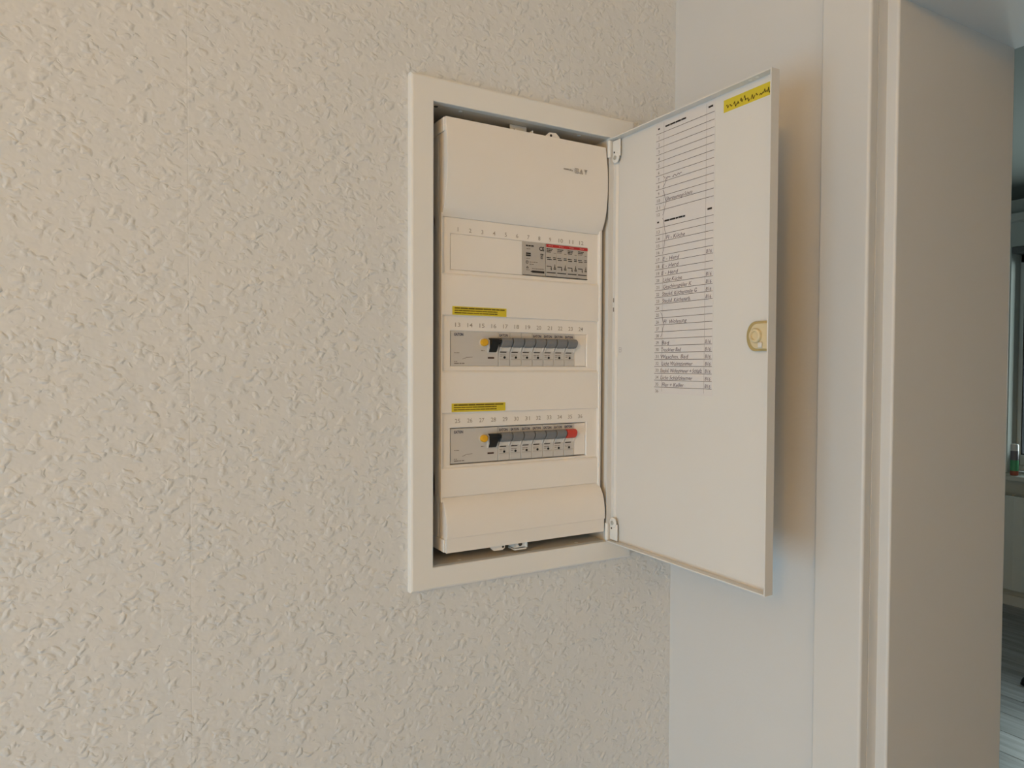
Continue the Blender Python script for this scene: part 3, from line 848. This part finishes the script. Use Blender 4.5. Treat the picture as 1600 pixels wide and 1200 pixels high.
# headers
rs = random.Random(5)
for zc in (1.8945, 1.7715):
    microtext(bm, O, U, V, .0180, .0560, zc, .0022, 2, rs, 2, 5, .25)
    rect(bm, O, U, V, .0940, .1015, zc - .0001, zc + .0023, 2)
    rect(bm, O, U, V, .0040, .0075, zc - .0011, zc + .0011, 2)
P1 = (1.8880 - 1.7868) / 11; P2 = (1.7640 - 1.5530) / 23
def row_z(i):
    return 1.8880 - i * P1 if i <= 12 else 1.7640 - (i - 12) * P2
for i in range(1, 37):
    zz = row_z(i)
    text(bm, str(i), O, U, V, .0062, zz + .0020, .0042, None if i < 10 else .0055, 'C', 5)
def hand(i, s, u, w, h=.0052):
    text(bm, s, O, U, V, u, row_z(i) + .0012, h, w, 'L', 3, shear=.22, waver=.035)
def brace(i0, i1, u=.0145):
    za, zb = row_z(i0 - 1) - .002, row_z(i1) + .002
    n = 12; pts = []
    for k in range(n + 1):
        t_ = k / n
        pts.append((u + .0045 * math.sin(math.pi * t_) ** .6 + .0022 * math.exp(-((t_ - .5) / .08) ** 2), za + (zb - za) * t_))
    polyl(bm, O, U, V, pts, .0006, 3)
def scribble(i, u0, u1, seed):
    r_ = random.Random(seed); u = u0; b0 = row_z(i) + .0028; pts = []
    while u < u1:
        pts.append((u, b0 + r_.uniform(-.0012, .0022))); u += r_.uniform(.0008, .0020)
    polyl(bm, O, U, V, pts, .0008, 3)
brace(7, 8); scribble(7, .0200, .0285, 2); scribble(7, .0320, .0500, 4)
brace(9, 12); hand(10, 'Überspannungs-Schutz', .0200, .0480, .0048)
brace(13, 16); hand(14, 'FI - Küche', .0215, .0340)
for i in (17, 18, 19):
    hand(i, 'E - Herd', .0150 - (i - 17) * .001, .0300)
hand(20, 'Licht Küche', .0160, .0350); hand(21, 'Geschirrspüler K', .0160, .0520); hand(22, 'Steckd. Küchenzeile G', .0150, .0620); hand(23, 'Steckd. Küchenarb.', .0150, .0520)
brace(25, 28, .0125); hand(26, 'FI  Wohnung', .0180, .0420)
hand(29, 'Bad', .0150, .0130); hand(30, 'Trockner Bad', .0130, .0370); hand(31, 'Waschm. Bad', .0120, .0510)
hand(32, 'Licht Wohnzimmer', .0150, .0560); hand(33, 'Steckd. Wohnzimmer + Schlafz.', .0120, .0760); hand(34, 'Licht Schlafzimmer', .0130, .0580); hand(35, 'Flur + Keller', .0160, .0400)
for i in (17, 20, 21, 22, 23, 29, 30, 31, 32, 33, 34, 35):
    hand(i, 'B16', .0925, .0090, .0045)
finish('circuit_list', bm, ['paper', 'ink_line', 'ink', 'pen', 'ink_faint', 'ink_soft'], door, label='white ruled circuit list with handwritten entries')

# ------------------------------------------------------------------ modular devices in the slots
MP = 0.01773
DF = 0.0145           # device face
def place(root, loc, label, group):
    r = root.copy(); COL.objects.link(r); r.location = loc; r['label'] = label; r['group'] = group
    for ch in root.children:
        c = ch.copy(); COL.objects.link(c); c.parent = r
        for g in ch.children:
            d = g.copy(); COL.objects.link(d); d.parent = c
    return r

def make_breaker(loc, label, group, toggle_mat, logo, seed):
    t = thing('circuit_breaker', label, 'circuit breaker', loc, group)
    x0, z0 = loc[0], loc[2]                      # lower left of the front face
    bm = bm_new()
    box(bm, x0 + .0002, x0 + MP - .0002, DF, 0.060, z0, z0 + .0455, .0004, 1)
    # shallow nameplate step below
    box(bm, x0 + .0008, x0 + MP - .0008, DF - .0005, DF + .001, z0 + .0012, z0 + .0080, .0002, 1)
    b = finish('body', bm, 'device', t)
    bm = bm_new()
    # cradle: two cheeks and a sloping floor under the toggle
    for xa in (x0 + .0010, x0 + MP - .0026):
        prism(bm, [(DF + .0005, z0 + .0195), (DF - .0010, z0 + .0195), (DF - .0042, z0 + .0250), (DF - .0046, z0 + .0330), (DF + .0005, z0 + .0360)], xa, xa + .0016, 'x')
    prism(bm, [(DF + .0005, z0 + .0205), (DF - .0008, z0 + .0205), (DF - .0030, z0 + .0300), (DF + .0005, z0 + .0330)], x0 + .0026, x0 + MP - .0026, 'x')
    finish('cradle', bm, 'device_light', t)
    bm = bm_new()
    pr = arc([(DF, z0 + .0375), (DF - .0050, z0 + .0382), (DF - .0088, z0 + .0365), (DF - .0102, z0 + .0335), (DF - .0085, z0 + .0288), (DF - .0045, z0 + .0255), (DF, z0 + .0250)], 3)
    prism(bm, pr, x0 + .0007, x0 + MP - .0007, 'x', bevel=.0009)
    tg = finish('toggle', bm, toggle_mat, t, True)
    bm = bm_new()
    O = (x0, DF - .0002, z0)
    rs = random.Random(seed)
    if logo:
        bl = bm_new(); text(bl, 'EATON', O, UX, VZ, MP * .08, .0398, .0034, MP * .72, 'L', 0); finish('logo', bl, 'logo', t)
    rect(bm, O, UX, VZ, .0022, MP - .0055, .0182, .0195, 0)          # slit below the cradle
    microtext(bm, O, UX, VZ, .0020, .0110, .0150, .0008, 2, rs)
    microtext(bm, O, UX, VZ, .0022, .0062, .0128, .0007, 2, rs)
    rect(bm, O, UX, VZ, .0015, MP - .0015, .0094, .0097, 2)
    finish('print', bm, ['ink', 'logo', 'ink_soft'], t)
    bm = bm_new(); lathe(bm, [(.0017, 0), (.0017, .0004), (0, .0004)], (x0 + MP * .52, DF, z0 + .0118), (0, -1, 0), 12)
    finish('indicator', bm, 'black', t)
    return t

def make_rcd(loc, label, group):
    t = thing('residual_current_device', label, 'residual current device', loc, group)
    x0, z0 = loc[0], loc[2]; W = MP * 4
    bm = bm_new(); box(bm, x0 + .0002, x0 + W - .0003, DF, 0.060, z0, z0 + .0455, .0005, 1); finish('body', bm, 'device', t)
    bx, bz = x0 + .0478, z0 + .0312
    bm = bm_new(); lathe(bm, [(.0060, 0), (.0060, .0010), (.0050, .0010), (.0050, .0004)], (bx, DF, bz), (0, -1, 0), 24); finish('button_ring', bm, 'device_light', t, True)
    bm = bm_new(); lathe(bm, [(.0050, 0), (.0050, .0048), (.0042, .0060), (0, .0062)], (bx, DF, bz), (0, -1, 0), 24); finish('test_button', bm, 'yellow_button', t, True)
    sx0, sx1 = x0 + .0558, x0 + .0702
    bm = bm_new()
    for xa, xb in ((sx0 - .0022, sx0 - .0004), (sx1 - .0030, sx1 - .0014)):
        prism(bm, [(DF + .0005, z0 + .0180), (DF - .0012, z0 + .0180), (DF - .0040, z0 + .0240), (DF - .0040, z0 + .0340), (DF + .0005, z0 + .0370)], xa, xb, 'x')
    finish('cheek', bm, 'device_light', t)
    bm = bm_new()
    pr = arc([(DF, z0 + .0370), (DF - .0070, z0 + .0372), (DF - .0105, z0 + .0350), (DF - .0100, z0 + .0310), (DF - .0060, z0 + .0240), (DF - .0025, z0 + .0190), (DF, z0 + .0188)], 3)
    prism(bm, pr, sx0, sx1 - .0034, 'x', bevel=.0006)
    prism(bm, [(DF, z0 + .0370), (DF - .0070, z0 + .0371), (DF - .0103, z0 + .0350), (DF - .0098, z0 + .0315), (DF, z0 + .0290)], sx0 - .0002, sx1, 'x')
    finish('toggle', bm, 'black', t, True)
    bm = bm_new(); box(bm, sx0 - .0012, sx0 + .0084, DF - .0003, DF + .001, z0 + .0098, z0 + .0120); finish('contact_window', bm, 'brown', t)
    bm = bm_new(); O = (x0, DF - .0002, z0); rs = random.Random(9)
    bl = bm_new(); text(bl, 'EATON', O, UX, VZ, .0055, .0393, .0036, .0128, 'L', 0); finish('logo', bl, 'logo', t)
    microtext(bm, O, UX, VZ, .0445, .0495, .0205, .0009, 2, rs)
    microtext(bm, O, UX, VZ, .0052, .0125, .0172, .0009, 2, rs)
    polyl(bm, O, UX, VZ, [(.0170, .0090), (.0205, .0100), (.0230, .0112), (.0320, .0118)], .0006, 2)
    microtext(bm, O, UX, VZ, .0052, .0095, .0058, .0008, 2, rs); microtext(bm, O, UX, VZ, .0052, .0200, .0034, .0012, 2, rs)
    finish('print', bm, ['ink', 'logo', 'ink_soft'], t)
    return t

DX = 0.0605
rows = [(1.5800, 'middle'), (1.4530, 'bottom')]
rcd0 = make_rcd((DX, DF, rows[0][0]), 'residual current device with yellow button in the middle row', 'residual current devices')
place(rcd0, (DX, DF, rows[1][0]), 'residual current device with yellow button in the bottom row', 'residual current devices')
grp = 'circuit breakers in the fuse box'
ORD = ['first', 'second', 'third', 'fourth', 'fifth', 'sixth', 'seventh']
b_logo = None; b_plain = None
for r, (z0, rn) in enumerate(rows):
    for i in range(7):
        loc = (DX + MP * (4 + i), DF, z0)
        lab = '%s grey-toggled circuit breaker right of the black switch in the %s row' % (ORD[i], rn)
        if r == 1 and i == 6:
            make_breaker(loc, 'circuit breaker with red toggle at the right end of the bottom row', grp, 'toggle_red', True, 44)
            continue
        plain = (r == 0 and i in (1, 2))
        if plain:
            if b_plain is None:
                b_plain = make_breaker(loc, lab, grp, 'toggle', False, 21)
            else:
                place(b_plain, loc, lab, grp)
        else:
            if b_logo is None:
                b_logo = make_breaker(loc, lab, grp, 'toggle', True, 20)
            else:
                place(b_logo, loc, lab, grp)
# clear filler at positions 24 and 36
for z0, _ in rows:
    bm = bm_new(); box(bm, DX + MP * 11 + .0002, SX1 - .0012, DF + .0004, .04, z0 + .0002, z0 + .0455, .0006, 1); finish('end_filler', bm, 'cover', fb)

# surge protector in the top row
sx0, sz0, sh = 0.1678, 1.7042, 0.0460
t = thing('surge_protector', 'grey surge protector with red label band in the top row', 'surge protector', (sx0, DF, sz0))
SWD = 0.1085
bm = bm_new(); box(bm, sx0, sx0 + .0372, DF - .0010, .06, sz0, sz0 + sh, .0005, 1); finish('base_module', bm, 'spd', t)
bm = bm_new()
O = (sx0, DF - .0013, sz0); rs = random.Random(17)
microtext(bm, O, UX, VZ, .0050, .0175, .0405, .0018, 0, rs, 1.2, 2.5, .3)
microtext(bm, O, UX, VZ, .0060, .0120, .0362, .0008, 1, rs)
rect(bm, O, UX, VZ, .0052, .0128, .0290, .0310); rect(bm, O, UX, VZ, .0052, .0128, .0262, .0284)
microtext(bm, O, UX, VZ, .0055, .0115, .0232, .0007, 1, rs)
text(bm, 'CE', O, UX, VZ, .0265, .0352, .0056, .0082, 'L', 0)
# crossed-out bin mark
polyl(bm, O, UX, VZ, [(.0285, .0305), (.0330, .0305)], .0009); polyl(bm, O, UX, VZ, [(.0290, .0300), (.0300, .0262), (.0318, .0262), (.0327, .0300)], .0006); line(bm, O, UX, VZ, (.0284, .0258), (.0334, .0308), .0005); rect(bm, O, UX, VZ, .0288, .0328, .0240, .0250)
polyl(bm, O, UX, VZ, [(.0055, .0195), (.0085, .0195), (.0085, .0165), (.0055, .0165), (.0055, .0195)], .0006)
microtext(bm, O, UX, VZ, .0110, .0240, .0185, .0010, 1, rs); microtext(bm, O, UX, VZ, .0110, .0190, .0155, .0009, 1, rs)
polyl(bm, O, UX, VZ, [(.0058, .0100), (.0075, .0125), (.0092, .0100), (.0058, .0100)], .0006); microtext(bm, O, UX, VZ, .0055, .0110, .0075, .0009, 1, rs)
microtext(bm, O, UX, VZ, .0150, .0350, .0098, .0010, 1, rs, 1, 3)
rect(bm, O, UX, VZ, .0150, .0350, .0042, .0072); rect(bm, O, UX, VZ, .0130, .0150, .0050, .0064)
rect(bm, O, UX, VZ, 0, .0372, .0001, .0009)
finish('base_print', bm, ['ink', 'ink_soft'], t)
mw = (SWD - .0376) / 4
for k in range(4):
    xa = sx0 + .0376 + mw * k
    bm = bm_new(); box(bm, xa + .0001, xa + mw - .0001, DF - .0014, .06, sz0, sz0 + sh, .0004, 1); md = finish('plug_module', bm, 'spd', t)
    bm = bm_new(); O = (xa, DF - .0016, sz0); rs = random.Random(30 + k)
    rect(bm, O, UX, VZ, 0, mw, .0412, .0452, 2)
    microtext(bm, (xa, DF - .0018, sz0), UX, VZ, .0035, .0110, .0432, .0010, 3, rs)
    for q in range(3):
        microtext(bm, O, UX, VZ, .0008, .0110 - q * .0015, .0388 - q * .0021, .0011, 0 if q < 2 else (1 if k % 2 else 0), rs, 2, 5, .3)
    microtext(bm, O, UX, VZ, .0125, .0165, .0335, .0008, 1, rs)
    microtext(bm, O, UX, VZ, .0010, .0075, .0268, .0011, 0, rs, 2, 4, .3); microtext(bm, O, UX, VZ, .0020, .0090, .0243, .0011, 0, rs, 2, 4, .3)
    microtext(bm, O, UX, VZ, .0118, .0168, .0272, .0010, 0, rs, 2, 4, .3); microtext(bm, O, UX, VZ, .0118, .0168, .0250, .0010, 0, rs, 2, 4, .3)
    polyl(bm, O, UX, VZ, [(.0010, .0148), (.0085, .0148), (.0085, .0095)], .0010, 0)
    line(bm, O, UX, VZ, (.0078, .0125), (.0092, .0105), .0012, 0)
    polyl(bm, O, UX, VZ, [(.0145, .0180), (.0145, .0135)], .0009, 0); rect(bm, O, UX, VZ, .0125, .0165, .0110, .0124, 0); polyl(bm, O, UX, VZ, [(.0128, .0128), (.0145, .0150), (.0160, .0128)], .0007, 0)
    rect(bm, O, UX, VZ, .0010, mw - .0015, .0055, .0068, 0)
    rect(bm, O, UX, VZ, 0, mw, .0001, .0012, 0)
    finish('module_print', bm, ['ink', 'ink_soft', 'red_band', 'red_text'], md)
